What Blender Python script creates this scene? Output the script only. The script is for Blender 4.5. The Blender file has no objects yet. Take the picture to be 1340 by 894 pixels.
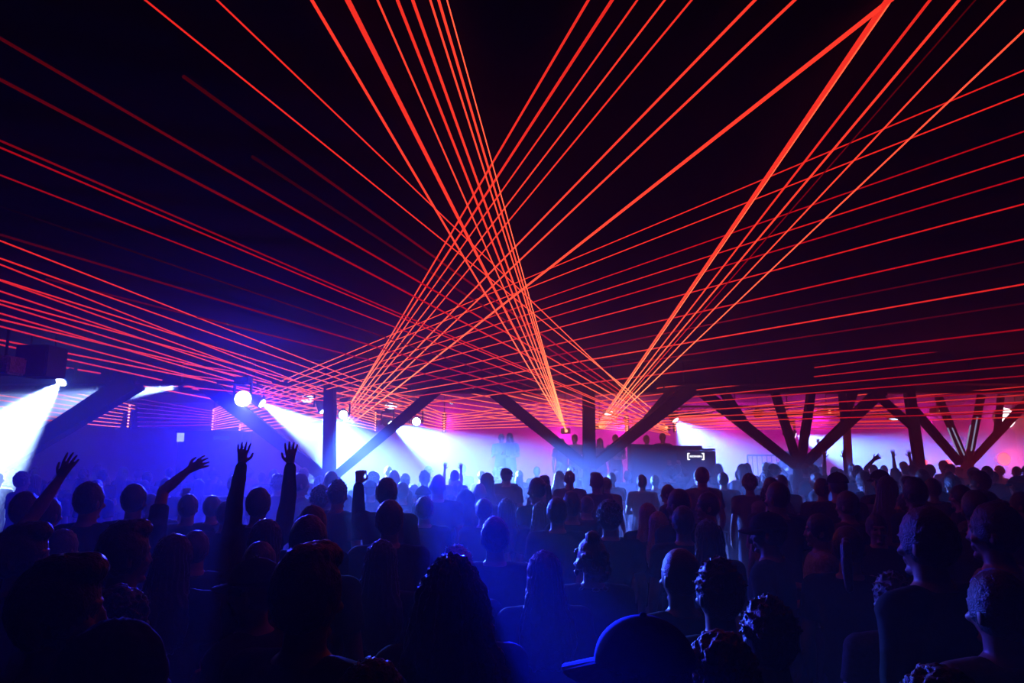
import bpy, bmesh, math, random
from mathutils import Vector, Matrix, noise
random.seed(7)
SC = bpy.context.scene
COL = SC.collection

# ------------------------------------------------------------------ camera, world, exposure
FPX, CX, CY = 893.0, 670.0, 447.0
CAMZ, PITCH = 2.05, math.atan(148.0 / 893.0)
cam_d = bpy.data.cameras.new('camera')
cam_d.sensor_width = 36.0
cam_d.lens = FPX / 1340.0 * 36.0
cam_d.clip_start, cam_d.clip_end = 0.05, 200
cam = bpy.data.objects.new('camera', cam_d)
COL.objects.link(cam)
cam.location = (0, 0, CAMZ)
cam.rotation_euler = (math.pi / 2 + PITCH, 0, 0)
SC.camera = cam
W = bpy.data.worlds.new('night'); SC.world = W; W.use_nodes = True
W.node_tree.nodes['Background'].inputs[0].default_value = (0, 0, 0, 1)
W.node_tree.nodes['Background'].inputs[1].default_value = 0
SC.view_settings.view_transform = 'Standard'
SC.view_settings.look = 'None'
SC.view_settings.exposure = 0.0
SC.view_settings.gamma = 1.0
SC.view_settings.use_curve_mapping = False
SC.cycles.use_denoising = True
SC.cycles.max_bounces = 0
SC.cycles.diffuse_bounces = 0
SC.cycles.glossy_bounces = 0
SC.cycles.transmission_bounces = 2
SC.cycles.volume_bounces = 0
SC.cycles.use_adaptive_sampling = False
SC.cycles.sample_clamp_indirect = 4.0

CEIL = 4.0          # ceiling height
GIRD = 3.5          # underside of the girders
HAZE = [('thin_haze', -2.95, 6.0, 0.012, 'thin haze around the nearest people'),      # scattering per metre
        ('blue_haze', 6.0, 16.4, 0.024, 'blue lit haze over the middle of the crowd'),
        ('bright_haze', 16.4, 25.95, 0.050, 'dense bright haze around the columns')]
HAZE_G = 0.25

def ray(px, py):
    x, u = (px - CX) / FPX, -(py - CY) / FPX
    c, s = math.cos(PITCH), math.sin(PITCH)
    return Vector((x, c - u * s, s + u * c))
def P(px, py, D):
    r = ray(px, py)
    return Vector((0, 0, CAMZ)) + r * (D / r.y)
def pxsize(px, D):      # metres covered by px pixels at depth D
    return px * D / FPX

# light rig: what each lamp throws (watts, colour) ; the lamps themselves are built further down
BLUE = (0.06, 0.17, 1.0)
VIOLET = (0.04, 0.05, 1.0)
RAKE = (0.04, 0.12, 1.0)
PALE = (0.11, 0.27, 1.0)
WHT = (0.30, 0.48, 1.0)
DEEP = (0.003, 0.010, 1.0)
RED = (1.0, 0.010, 0.60)
#      key            px   py   D    aim px  py   D    angle blend watts colour
SPOTS = [
    ('corner',        80, 500, 13.0,  -30, 606, 11.5,  40, 0.30, 6e4, WHT),
    ('side',         236, 505, 15.2,   60, 530, 15.0,  14, 0.30, 1.8e5, WHT),
    ('flare',        318, 522, 13.0,  640, 1250,  3.0,  30, 0.80, 8e3, VIOLET),
    ('strut',        343, 528, 15.4,  430, 580, 15.2,  32, 0.30, 5e4, WHT),
    ('post',         424, 538, 15.7,  470, 640, 15.4,  80, 0.60, 6e4, BLUE),
    ('rake',         449, 543, 15.9,  570, 830,  6.0,  18, 0.80, 4.5e4, RAKE),  # added lamp: rims the heads and veils the crowd in blue
    ('sweep',        512, 556, 17.5,  835, 735, 12.8,  34, 0.70, 1.4e5, BLUE),
    ('shaft',        545, 552, 17.0,  668, 800,  2.2, 2.0, 0.30, 3.0e5, DEEP),
    ('truss',        884, 550, 19.6,  960, 640, 18.6,  80, 0.80, 3.5e4, BLUE),
    ('fork',        1040, 570, 19.8, 1200, 622, 19.2,  46, 0.80, 9e4, BLUE),
]
# extra spots added at a lens for blue glow and wash: (aim px, py, D, angle, watts, colour)
ADDED_GLOW = {'flare': [(130, 330, 4.0, 120, 9e2, DEEP), (120, 800, 7.5, 54, 6e3, DEEP)], 'corner': [(80, 500, 3.0, 170, 100, BLUE)], 'post': [(424, 538, 3.0, 170, 150, BLUE)]}
#        px   py  (added red spots washing the haze and the wall behind)
REDS = [(581, 545), (741, 562), (821, 552), (965, 539), (1086, 539), (1232, 537), (1336, 537)]
RED_W = 3.2e3

# ------------------------------------------------------------------ helpers
def link(name, me, m=None, parent=None):
    o = bpy.data.objects.new(name, me)
    COL.objects.link(o)
    if m is not None and me is not None and not me.materials:
        me.materials.append(m)
    if parent is not None:
        o.parent = parent
    return o
def obj(name, bm, m, parent=None, smooth=False):
    me = bpy.data.meshes.new(name)
    bmesh.ops.recalc_face_normals(bm, faces=bm.faces)
    bm.to_mesh(me); bm.free()
    if smooth:
        for p in me.polygons: p.use_smooth = True
    return link(name, me, m, parent)
def tag(o, label, cat, group=None, kind='thing'):
    o['label'] = label; o['category'] = cat
    if group: o['group'] = group
    if kind: o['kind'] = kind
    return o
def thing(name, label, cat, loc=(0, 0, 0), rotz=0.0, group=None):
    o = bpy.data.objects.new(name, None); COL.objects.link(o)
    o.empty_display_size = 0.1
    o.location = loc; o.rotation_euler = (0, 0, rotz)
    return tag(o, label, cat, group)
def struct(name, bm, m):
    o = obj(name, bm, m); o['kind'] = 'structure'; return o
def box(bm, c, s, rot=None):
    r = bmesh.ops.create_cube(bm, size=1.0)
    M = Matrix.Translation(Vector(c)) @ (rot.to_4x4() if rot else Matrix.Identity(4)) @ Matrix.Diagonal((s[0], s[1], s[2], 1))
    bmesh.ops.transform(bm, matrix=M, verts=r['verts']); return r['verts']
def basis(d):
    d = Vector(d).normalized()
    return d.to_track_quat('Z', 'Y').to_matrix()
def cone(bm, a, b, r0, r1, seg=12, caps=True):
    a, b = Vector(a), Vector(b); L = (b - a).length
    r = bmesh.ops.create_cone(bm, cap_ends=caps, segments=seg, radius1=r0, radius2=r1, depth=L)
    M = Matrix.Translation((a + b) / 2) @ basis(b - a).to_4x4()
    bmesh.ops.transform(bm, matrix=M, verts=r['verts']); return r['verts']
def ball(bm, c, r, sub=2):
    rr = (r, r, r) if not hasattr(r, '__len__') else r
    v = bmesh.ops.create_icosphere(bm, subdivisions=sub, radius=1.0)['verts']
    bmesh.ops.transform(bm, matrix=Matrix.Translation(Vector(c)) @ Matrix.Diagonal((rr[0], rr[1], rr[2], 1)), verts=v); return v
def capsule(bm, a, b, r0, r1, seg=12):
    cone(bm, a, b, r0, r1, seg); ball(bm, a, r0); ball(bm, b, r1)
def loft(bm, rings, seg=20):        # rings: (z, cx, cy, rx, ry)
    L = []
    for z, cx, cy, rx, ry in rings:
        L.append([bm.verts.new((cx + rx * math.cos(2 * math.pi * k / seg), cy + ry * math.sin(2 * math.pi * k / seg), z)) for k in range(seg)])
    for a, b in zip(L, L[1:]):
        for k in range(seg):
            bm.faces.new((a[k], a[(k + 1) % seg], b[(k + 1) % seg], b[k]))
    bm.faces.new(list(reversed(L[0]))); bm.faces.new(L[-1])
def tube(bm, pts, r, seg=6):
    for a, b in zip(pts, pts[1:]):
        cone(bm, a, b, r, r, seg)

# ------------------------------------------------------------------ materials
def mat(name, col, rough=0.6, spec=0.3, metal=0.0, var=0.25, scale=20.0, bump=0.0):
    m = bpy.data.materials.new(name); m.use_nodes = True
    nt = m.node_tree; b = nt.nodes['Principled BSDF']
    b.inputs['Roughness'].default_value = rough
    b.inputs['Metallic'].default_value = metal
    b.inputs['Specular IOR Level'].default_value = spec
    tc = nt.nodes.new('ShaderNodeTexCoord'); n = nt.nodes.new('ShaderNodeTexNoise')
    n.inputs['Scale'].default_value = scale; n.inputs['Detail'].default_value = 4
    nt.links.new(tc.outputs['Object'], n.inputs['Vector'])
    r = nt.nodes.new('ShaderNodeValToRGB')
    r.color_ramp.elements[0].position, r.color_ramp.elements[1].position = 0.3, 0.7
    r.color_ramp.elements[0].color = tuple(c * (1 - var) for c in col) + (1,)
    r.color_ramp.elements[1].color = tuple(min(1, c * (1 + var)) for c in col) + (1,)
    nt.links.new(n.outputs['Fac'], r.inputs['Fac']); nt.links.new(r.outputs['Color'], b.inputs['Base Color'])
    if bump:
        bp = nt.nodes.new('ShaderNodeBump'); bp.inputs['Strength'].default_value = bump; bp.inputs['Distance'].default_value = 0.01
        nt.links.new(n.outputs['Fac'], bp.inputs['Height']); nt.links.new(bp.outputs['Normal'], b.inputs['Normal'])
    return m
def glow(name, col, strength):
    m = bpy.data.materials.new(name); m.use_nodes = True
    nt = m.node_tree; nt.nodes.clear()
    o = nt.nodes.new('ShaderNodeOutputMaterial'); e = nt.nodes.new('ShaderNodeEmission')
    e.inputs[0].default_value = (*col, 1); e.inputs[1].default_value = strength
    nt.links.new(e.outputs[0], o.inputs[0])
    m.cycles.emission_sampling = 'NONE'
    return m
def hair_mat(name, col):
    m = mat(name, col, rough=0.38, spec=0.6, var=0.5, scale=160.0, bump=0.6)
    b = m.node_tree.nodes['Principled BSDF']
    b.inputs['Sheen Weight'].default_value = 0.2; b.inputs['Sheen Roughness'].default_value = 0.25
    return m
M_BLACK = mat('black_painted_metal', (0.012, 0.012, 0.014), 0.55, 0.3)
M_STEEL = mat('dark_steel', (0.008, 0.008, 0.009), 0.8, 0.15, bump=0.2)
M_ALU = mat('aluminium', (0.45, 0.45, 0.47), 0.35, 0.5, metal=0.8)
M_CEIL = mat('black_ceiling_paint', (0.010, 0.010, 0.011), 0.95, 0.05, scale=3)
M_WALL = mat('dark_wall_paint', (0.03, 0.03, 0.035), 0.9, 0.1, scale=4)
M_BACK = mat('grey_wall_plaster', (0.16, 0.16, 0.17), 0.9, 0.1, scale=2)
M_FLOOR = mat('dark_concrete', (0.03, 0.03, 0.032), 0.7, 0.2, scale=6, bump=0.1)
M_CLOTHBLK = mat('black_stage_cloth', (0.012, 0.012, 0.016), 0.95, 0.05)
M_WHITE = mat('white_painted_metal', (0.7, 0.7, 0.72), 0.4, 0.4)
M_GREY = mat('pale_grille', (0.35, 0.35, 0.4), 0.6, 0.3, var=0.6, scale=30)
G_LENS = glow('white_lamp_lens', (0.75, 0.88, 1.0), 14.0)
G_LENSB = glow('blue_white_lamp_lens', (0.5, 0.7, 1.0), 8.0)
G_RED = glow('red_lamp_lens', (1.0, 0.03, 0.012), 8.0)
G_DOT = glow('laser_aperture', (1.0, 0.25, 0.12), 6.0)
G_SIGN = glow('white_sign_light', (0.95, 0.97, 1.0), 2.5)
G_SCREEN = glow('white_led_panel', (0.9, 0.9, 1.0), 1.3)
G_PHONE = glow('phone_screen', (0.6, 0.75, 1.0), 1.5)

# ------------------------------------------------------------------ room shell
XL, XR, YB, YF = -15.0, 19.0, 26.0, -3.0
def slab(name, c, s, m):
    bm = bmesh.new(); box(bm, c, s); return struct(name, bm, m)
xm, xw, ym, yw = (XL + XR) / 2, XR - XL, (YB + YF) / 2, YB - YF
slab('floor', (xm, ym, -0.1), (xw + 0.8, yw + 0.8, 0.2), M_FLOOR)
slab('ceiling', (xm, ym, CEIL + 0.1), (xw + 0.8, yw + 0.8, 0.2), M_CEIL)
slab('wall_back', (xm, YB + 0.1, CEIL / 2), (xw + 0.4, 0.2, CEIL), M_BACK)
slab('wall_front', (xm, YF - 0.1, CEIL / 2), (xw + 0.4, 0.2, CEIL), M_WALL)
slab('wall_left', (XL - 0.1, ym, CEIL / 2), (0.2, yw, CEIL), M_WALL)
slab('wall_right', (XR + 0.1, ym, CEIL / 2), (0.2, yw, CEIL), M_WALL)
def girder(name, y, w, x0, x1):       # I-section across the room
    bm = bmesh.new(); h = CEIL - GIRD
    box(bm, ((x0 + x1) / 2, y, GIRD + 0.02), (x1 - x0, w, 0.04))
    box(bm, ((x0 + x1) / 2, y, CEIL - 0.02), (x1 - x0, w, 0.04))
    box(bm, ((x0 + x1) / 2, y, GIRD + h / 2), (x1 - x0, 0.12, h - 0.08))
    x = x0 + 0.6
    while x < x1:
        box(bm, (x, y, GIRD + h / 2), (0.03, w * 0.9, h - 0.08)); x += 1.5
    return struct(name, bm, M_STEEL)
girder('trim_1', 14.3, 0.4, XL, XR)
girder('trim_2', 16.3, 0.4, XL, XR)

# stage haze: a dense bank at the far end where the machines stand, thinner towards the viewer
def haze(name, y0, y1, dens, label):
    bm = bmesh.new(); box(bm, (xm, (y0 + y1) / 2, CEIL / 2), (xw - 0.02, y1 - y0, CEIL - 0.01))
    mh = bpy.data.materials.new(name); mh.use_nodes = True
    nt = mh.node_tree; nt.nodes.clear()
    no = nt.nodes.new('ShaderNodeOutputMaterial'); nv = nt.nodes.new('ShaderNodeVolumeScatter')
    nv.inputs['Density'].default_value = dens; nv.inputs['Anisotropy'].default_value = HAZE_G
    nv.inputs['Color'].default_value = (1, 1, 1, 1)
    nt.links.new(nv.outputs[0], no.inputs['Volume'])
    mh.cycles.homogeneous_volume = True
    hz = obj(name, bm, mh); tag(hz, label, 'haze', kind='stuff')
for nm, y0, y1, dens, lb in HAZE:
    haze(nm, y0, y1, dens, lb)
# ------------------------------------------------------------------ forked steel columns
def member(bm, a, b, w0, w1, rot=True):      # square tapering hollow section from a to b
    a, b = Vector(a), Vector(b); M = (b - a).normalized().to_track_quat('Z', 'X').to_matrix()
    vs = []
    for p, w in ((a, w0), (b, w1)):
        for sx, sy in ((-1, -1), (1, -1), (1, 1), (-1, 1)):
            vs.append(bm.verts.new(p + M @ Vector((sx * w / 2, sy * w / 2, 0))))
    for k in range(4):
        bm.faces.new((vs[k], vs[(k + 1) % 4], vs[4 + (k + 1) % 4], vs[4 + k]))
    bm.faces.new(vs[3::-1]); bm.faces.new(vs[4:])
def girder_end(px, py, D):
    p = P(px, py, D)
    r = ray(px, py)
    if r.z > 0:                              # run on up to the girder's underside
        p.z = min(max(p.z, GIRD - 0.3), GIRD)
    return p
def column(label, base, struts, plinth=(0.36, 0.36)):
    """base: (px, py, D) where the members meet; struts: (name, top px, py, D, w_top px, w_bot px, from)"""
    b = P(*base)
    t = thing('forked_column', label, 'column', (b.x, b.y, 0), group='forked steel columns')
    o = Vector((b.x, b.y, 0))
    bm = bmesh.new()
    h = b.z
    loft(bm, [(0, 0, 0, plinth[0] / 2, plinth[1] / 2), (h * 0.7, 0, 0, plinth[0] / 2, plinth[1] / 2), (h + 0.02, 0, 0, plinth[0] * 0.38, plinth[1] * 0.38)], 16)
    obj('base', bm, M_STEEL, t)
    for s in struts:
        nm, tx, ty, D, wt, wb = s[:6]
        a = P(*s[6]) if len(s) > 6 else b - Vector((0, 0, 0.12))
        top = P(tx, ty, D)
        bm = bmesh.new()
        member(bm, a - o, top - o, pxsize(wb, (a.y)), pxsize(wt, top.y))
        obj(nm, bm, M_STEEL, t)
    return t
column('column at the left edge, its thick strut crossing the white light cone', (-40, 628, 14.0),
       [('strut', 178, 498, 14.2, 26, 15), ('post', -42, 498, 14.2, 14, 14)])
column('forked column with post and two struts standing in the white glow left of centre', (431, 622, 14.6),
       [('post', 432, 503, 14.4, 13, 14), ('strut', 262, 497, 14.2, 20, 13), ('strut', 580, 503, 15.2, 15, 11)])
column('forked column with post and two struts at the centre of the hall', (771, 606, 15.3),
       [('post', 770, 507, 15.3, 15, 15.5), ('strut', 640, 508, 15.6, 16, 12), ('strut', 905, 508, 15.8, 17, 11), ('branch', 886, 505, 16.2, 10, 10, (846, 552, 15.6))])
column('forked column with four spread struts standing right of the lit sign', (1046, 607, 16.3),
       [('strut', 916, 511, 16.3, 13, 10), ('branch', 944, 509, 16.3, 10, 10, (975, 556, 16.3)), ('strut', 1013, 511, 16.3, 9, 9.5), ('strut', 1062, 511, 16.3, 9, 9.5),
        ('strut', 1153, 511, 16.3, 14, 10), ('branch', 1101, 511, 16.4, 7, 9, (1106, 550, 16.3)), ('branch', 1117, 511, 16.4, 9, 7, (1104, 552, 16.3))])
column('slender post standing alone behind the right strut of the four-strut column', (1110, 606, 19.0),
       [('post', 1106, 521, 19.0, 7, 8)], (0.3, 0.3))
column('straight post with a side brace, left of the white-edged column', (1204, 612, 16.0),
       [('post', 1189, 508, 16.2, 11, 11), ('brace', 1143, 513, 16.2, 9, 9, (1196, 560, 16.1)), ('strut', 1256, 606, 16.6, 8, 9, (1190, 530, 16.2))])
# LED edge strips on the two inner struts of that column
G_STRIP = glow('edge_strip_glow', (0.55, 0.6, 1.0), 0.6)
EDGE = column('forked column with white-edged inner struts close to the red lamps', (1265, 604, 17.2),
       [('strut', 1228, 519, 17.0, 7, 7), ('strut', 1284, 517, 17.0, 9, 8), ('strut', 1352, 517, 17.0, 9, 7), ('branch', 1310, 517, 17.0, 6, 6, (1304, 572, 17.0))])
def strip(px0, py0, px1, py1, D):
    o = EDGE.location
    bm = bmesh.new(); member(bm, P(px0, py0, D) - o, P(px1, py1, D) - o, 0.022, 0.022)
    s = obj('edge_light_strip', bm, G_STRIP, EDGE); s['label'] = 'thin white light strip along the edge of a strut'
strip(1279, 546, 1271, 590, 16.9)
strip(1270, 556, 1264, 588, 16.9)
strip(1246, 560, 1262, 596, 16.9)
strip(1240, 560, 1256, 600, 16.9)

# ------------------------------------------------------------------ trusses and rods
def truss(label, x0, x1, y, z, h=0.24):
    t = thing('lighting_truss', label, 'truss', ((x0 + x1) / 2, y, z), group='lighting trusses')
    hw = (x1 - x0) / 2
    for sy in (-1, 1):
        for sz in (0, 1):
            bm = bmesh.new(); cone(bm, (-hw, sy * h / 2, sz * h), (hw, sy * h / 2, sz * h), 0.024, 0.024, 8)
            obj('chord', bm, M_STEEL, t)
    n = max(4, int(2 * hw / 0.34)); st = 2 * hw / n
    for sy in (-1, 1):
        bm = bmesh.new()
        for k in range(n):
            a, b = -hw + k * st, -hw + (k + 1) * st
            cone(bm, (a, sy * h / 2, 0), (b, sy * h / 2, h), 0.011, 0.011, 5)
            cone(bm, (b, sy * h / 2, 0), (a, sy * h / 2, h), 0.011, 0.011, 5)
        obj('lattice', bm, M_STEEL, t)
    x = -hw + 0.4
    while x < hw:
        bm = bmesh.new(); cone(bm, (x, 0, h), (x, 0, CEIL - z - .004), 0.008, 0.008, 5); obj('suspension_rod', bm, M_STEEL, t); x += 3.0
    return t
zt = P(960, 542, 20.0).z
truss('long lattice truss above the lit sign and behind the four-strut column', P(884, 540, 20).x, P(1180, 540, 20).x, 20.3, zt)
# ------------------------------------------------------------------ moving heads (the lamps that throw the white-blue cones)
def aim_quat(d):
    return Vector(d).normalized().to_track_quat('Z', 'Y')
def moving_head(label, p, d, lens_r=0.10, lens=None, scale=1.0, hang=True, rod_to=CEIL):
    """hung fixture: base and clamp above, yoke, lamp head turned to d; p is the centre of the lens"""
    q = aim_quat(d); M = q.to_matrix()
    piv = -(M @ Vector((0, 0, 0.16 * scale)))
    t = thing('moving_head_lamp', label, 'stage lamp', p, group='moving head lamps')
    bm = bmesh.new()
    for r0, r1, z0, z1 in ((0.085, 0.11, -0.33, -0.2), (0.11, 0.125, -0.2, -0.02), (0.13, 0.13, -0.02, 0.0)):
        cone(bm, M @ Vector((0, 0, z0)) * scale, M @ Vector((0, 0, z1)) * scale, r0 * scale, r1 * scale, 20)
    obj('lamp_head', bm, M_BLACK, t)
    bm = bmesh.new(); cone(bm, M @ Vector((0, 0, 0.0)), M @ Vector((0, 0, 0.012)), lens_r * scale, lens_r * scale * 0.9, 20)
    obj('lens', bm, lens or G_LENS, t)
    bm = bmesh.new()
    up = piv + Vector((0, 0, 0.26 * scale))
    side = Vector((1, 0, 0))
    for s in (-1, 1):
        a = piv + side * s * 0.16 * scale
        box(bm, (a + Vector((0, 0, 0.1 * scale))), (0.03 * scale, 0.07 * scale, 0.3 * scale))
    box(bm, up, (0.35 * scale, 0.08 * scale, 0.03 * scale))
    obj('yoke', bm, M_BLACK, t)
    bm = bmesh.new(); box(bm, up + Vector((0, 0, 0.07 * scale)), (0.28 * scale, 0.22 * scale, 0.11 * scale)); obj('base', bm, M_BLACK, t)
    bm = bmesh.new(); cone(bm, up + Vector((0, 0, 0.12 * scale)), Vector((up.x, up.y, rod_to - p.z)), 0.014, 0.014, 6); obj('suspension_rod', bm, M_BLACK, t)
    return t
LAMP_LABEL = {
    'corner': 'moving head lamp throwing the broad white cone down to the left edge',
    'side': 'moving head lamp throwing a narrow white beam left behind the thick strut',
    'flare': 'moving head lamp flaring white straight at the viewer',
    'strut': 'moving head lamp throwing a white cone rightwards beneath the flaring lamp',
    'post': 'moving head lamp glaring white against the left post',
    'rake': 'added moving head lamp in the white glare right of the left post',
    'sweep': 'moving head lamp sweeping white light over the crowd before the centre post',
    'shaft': 'moving head lamp sending the narrow blue shaft down toward the viewer',
    'truss': 'moving head lamp glowing white under the truss left of the sign',
    'fork': 'moving head lamp shining between the struts of the four-strut column',
}
V3 = Vector
def spot(name, p, d, W_, col, ang, blend, r=0.05, parent=None):
    l = bpy.data.lights.new(name, 'SPOT'); l.energy = W_; l.color = col
    l.spot_size = math.radians(ang); l.spot_blend = blend; l.shadow_soft_size = r
    o = bpy.data.objects.new(name, l); COL.objects.link(o)
    d = Vector(d).normalized()
    o.rotation_euler = d.to_track_quat('-Z', 'Y').to_euler()
    o.location = Vector(p) + d * 0.03
    if parent:
        o.location = d * 0.03; o.parent = parent
    return o
for key, px, py, D, ax, ay, aD, ang, bl, W_, col in SPOTS:
    p = P(px, py, D); d = P(ax, ay, aD) - p
    t = moving_head(LAMP_LABEL[key], p, d, lens_r=0.15 if key == 'flare' else 0.10)
    spot('lamp_light', p, d, W_, col, ang, bl, parent=t)
    for sx, sy, sD, sang, sW, scol in ADDED_GLOW.get(key, []):
        sp = spot('added_glow', p, P(sx, sy, sD) - p, sW, scol, sang, .6, parent=t); sp.location = d.normalized() * .03  # extra spot added at the lens, aimed apart from its beam

# ------------------------------------------------------------------ hanging loudspeakers, pendants, mirror balls
def rod(bm, a, z1, r=0.01):
    cone(bm, a, (a[0], a[1], z1), r, r, 6)
c = P(54, 474, 11.0)
t = thing('loudspeaker', 'big black hanging loudspeaker box beside the white cone at the left edge', 'loudspeaker', (c.x, c.y, c.z - 0.25))
bm = bmesh.new(); box(bm, (0, 0, 0.25), (0.52, 0.5, 0.5)); bmesh.ops.bevel(bm, geom=bm.edges[:], offset=0.015, segments=2, affect='EDGES'); obj('cabinet', bm, M_BLACK, t)
bm = bmesh.new(); box(bm, (0, -0.256, 0.25), (0.46, 0.012, 0.44)); obj('grille', bm, M_STEEL, t)
for x in (-0.2, 0.2):
    bm = bmesh.new(); rod(bm, (x, 0, 0.5), CEIL - c.z + 0.25); obj('suspension_rod', bm, M_STEEL, t)
c = P(6, 479, 10.5)
t = thing('projector', 'pale grey hanging projector cut by the left edge', 'projector', (c.x, c.y, c.z - 0.14))
bm = bmesh.new(); box(bm, (0, 0, 0.14), (0.42, 0.4, 0.28)); bmesh.ops.bevel(bm, geom=bm.edges[:], offset=0.03, segments=3, affect='EDGES'); obj('housing', bm, M_GREY, t)
bm = bmesh.new(); cone(bm, (0.06, -0.2, 0.14), (0.06, -0.25, 0.14), 0.07, 0.06, 16); obj('lens', bm, M_BLACK, t)
bm = bmesh.new()
for k in range(6): box(bm, (-0.12, -0.203, 0.06 + k * 0.03), (0.12, 0.01, 0.012))
obj('vent_grille', bm, M_BLACK, t)
bm = bmesh.new(); rod(bm, (0, 0, 0.28), CEIL - c.z + 0.14, 0.02); obj('suspension_rod', bm, M_STEEL, t)

def wire_pendant(px, py, D, w, label):
    c = P(px, py, D); rnd = random.Random(int(px))
    t = thing('wire_pendant', label, 'pendant lamp', c, group='tangled white wire pendants')
    a = pxsize(w, D) / 2
    bm = bmesh.new()
    for k in range(7):
        ph = rnd.random() * 6; tilt = rnd.uniform(-.5, .5); rr = a * rnd.uniform(.6, 1)
        pts = [Vector((rr * math.cos(u), rr * .6 * math.sin(u), rr * tilt * math.sin(u + ph) * .9)) for u in [i * 2 * math.pi / 20 for i in range(21)]]
        tube(bm, pts, 0.012, 5)
    obj('wire_shade', bm, M_WHITE, t)
    bm = bmesh.new(); ball(bm, (0, 0, -0.02), (a * .55, a * .4, a * .3)); obj('bulb', bm, G_LENSB, t)
    bm = bmesh.new(); rod(bm, (0, 0, 0), CEIL - c.z, 0.006); obj('cord', bm, M_BLACK, t)
for a in [(402, 521, 17.5, 34, 'tangled white wire pendant just left of the left post'),
          (512, 530, 17.5, 30, 'tangled white wire pendant over the right strut of the left column'),
          (797, 540, 18.0, 22, 'tangled white wire pendant bright beside the centre post'),
          (1170, 547, 18.5, 18, 'tangled white wire pendant beneath the brace near the straight post'),
          (591, 527, 18.5, 8, 'small white round pendant beyond the strut left of the central post')]:
    wire_pendant(*a)
def lantern(px, py, D, r, label):
    c = P(px, py, D); R = pxsize(r, D)
    t = thing('round_lantern', label, 'lantern', c, group='round paper lanterns')
    bm = bmesh.new(); bmesh.ops.create_uvsphere(bm, u_segments=24, v_segments=14, radius=R)
    for v in bm.verts: v.co *= 1 - 0.03 * (math.sin(v.co.z / R * 18) > 0)
    obj('shade', bm, M_LANT, t, True)
    bm = bmesh.new(); cone(bm, (0, 0, R * .93), (0, 0, R * 1.05), R * .25, R * .2, 12); obj('cap', bm, M_BLACK, t)
    bm = bmesh.new(); rod(bm, (0, 0, R), CEIL - c.z, 0.006); obj('cord', bm, M_BLACK, t)
M_LANT = mat('pink_paper', (0.6, 0.1, 0.25), 0.8, 0.1)
lantern(992, 541, 19.6, 7, 'round pink lantern below the truss between the left struts of the four-strut column')
lantern(1099, 541, 19.6, 6, 'round pink lantern behind the small fork of the four-strut column')

# round white lamp behind the last column, red floor lamps, back LED panels
c = P(1315, 547, 19.5); R = pxsize(13.5, 19.5)
t = thing('round_panel_lamp', 'round white panel lamp shining between the struts at the right edge', 'lamp', c)
bm = bmesh.new(); cone(bm, (0, 0, 0), (0, -0.03, 0), R, R * .97, 12); obj('diffuser', bm, glow('round_panel_glow', (1, .95, .97), 5.0), t)
bm = bmesh.new(); cone(bm, (0, 0.08, 0), (0, 0.001, 0), R * 1.04, R * 1.05, 24); obj('housing', bm, M_BLACK, t)
bm = bmesh.new(); rod(bm, (0, 0.05, R), CEIL - c.z, 0.012); obj('suspension_rod', bm, M_BLACK, t)
def par(px, py, D, r, w, label):
    c = P(px, py, D); R = pxsize(r, D)
    t = thing('flood_lamp', label, 'stage lamp', (c.x, c.y, 0), group='red flood lamps')
    z = c.z
    bm = bmesh.new(); cone(bm, (0, 0, z), (0, 0.22, z), R * 1.08, R * .7, 20); obj('lamp_head', bm, M_BLACK, t)
    bm = bmesh.new(); cone(bm, (0, 0, z), (0, -0.015, z), R, R * .9, 20); obj('lens', bm, G_RED, t)
    bm = bmesh.new(); cone(bm, (0, .1, 0.02), (0, .1, z - R * .8), 0.02, 0.02, 8); obj('stand', bm, M_BLACK, t)
    bm = bmesh.new()
    for k in range(3):
        a = k * 2.094; cone(bm, (0, .1, .25), (.35 * math.cos(a), .1 + .35 * math.sin(a), .012), .012, .012, 6)
    obj('tripod', bm, M_BLACK, t)
    l = bpy.data.lights.new('lamp_light', 'POINT'); l.energy = w; l.color = (1, .03, .02); l.shadow_soft_size = .1
    lo = bpy.data.objects.new('lamp_light', l); COL.objects.link(lo); lo.location = (0, -0.25, z); lo.parent = t
par(1314, 601, 18.5, 8, 260, 'bright red flood lamp glowing low behind the crowd at the right edge')
par(1241, 606, 18.5, 4, 60, 'dim red flood lamp low left of the white-edged column')
par(1211, 605, 18.5, 3, 40, 'small dim red flood lamp just right of the straight post')
# ------------------------------------------------------------------ stage, booth, sign, barrier
p0, p1 = P(640, 610, 18.2), P(880, 610, 18.2)
bm = bmesh.new(); box(bm, ((p0.x + p1.x) / 2, 19.6, 0.4), (p1.x - p0.x, 2.6, 0.8))
t = obj('stage_platform', bm, M_CLOTHBLK); tag(t, 'low black raised platform behind the centre column with people on it', 'platform')
# sloping black front of the platform (ramp rail)
a, b = P(826, 581, 16.9), P(936, 590, 16.9)
t = thing('dj_booth', 'dark booth front carrying the white lit sign', 'booth', ((a.x + b.x) / 2, 17.1, 0))
hw, zt2 = (b.x - a.x) / 2, a.z
bm = bmesh.new()
for x0, x1, z0, z1, y0 in ((-hw, 0.3, zt2, zt2 - .05, -0.18), (0.1, hw, b.z, b.z, -0.22)):
    vs = [bm.verts.new(q) for q in ((x0, y0, 0), (x1, y0, 0), (x1, y0, z1), (x0, y0, z0), (x0, .4, 0), (x1, .4, 0), (x1, .4, z1), (x0, .4, z0))]
    for f in ((0, 1, 2, 3), (5, 4, 7, 6), (4, 0, 3, 7), (1, 5, 6, 2), (3, 2, 6, 7), (4, 5, 1, 0)): bm.faces.new([vs[i] for i in f])
obj('front_panel', bm, M_CLOTHBLK, t)
bm = bmesh.new(); box(bm, (0.45, 0.1, b.z + .03), (hw * 1.1, .7, .05)); obj('worktop', bm, M_BLACK, t)
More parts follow.
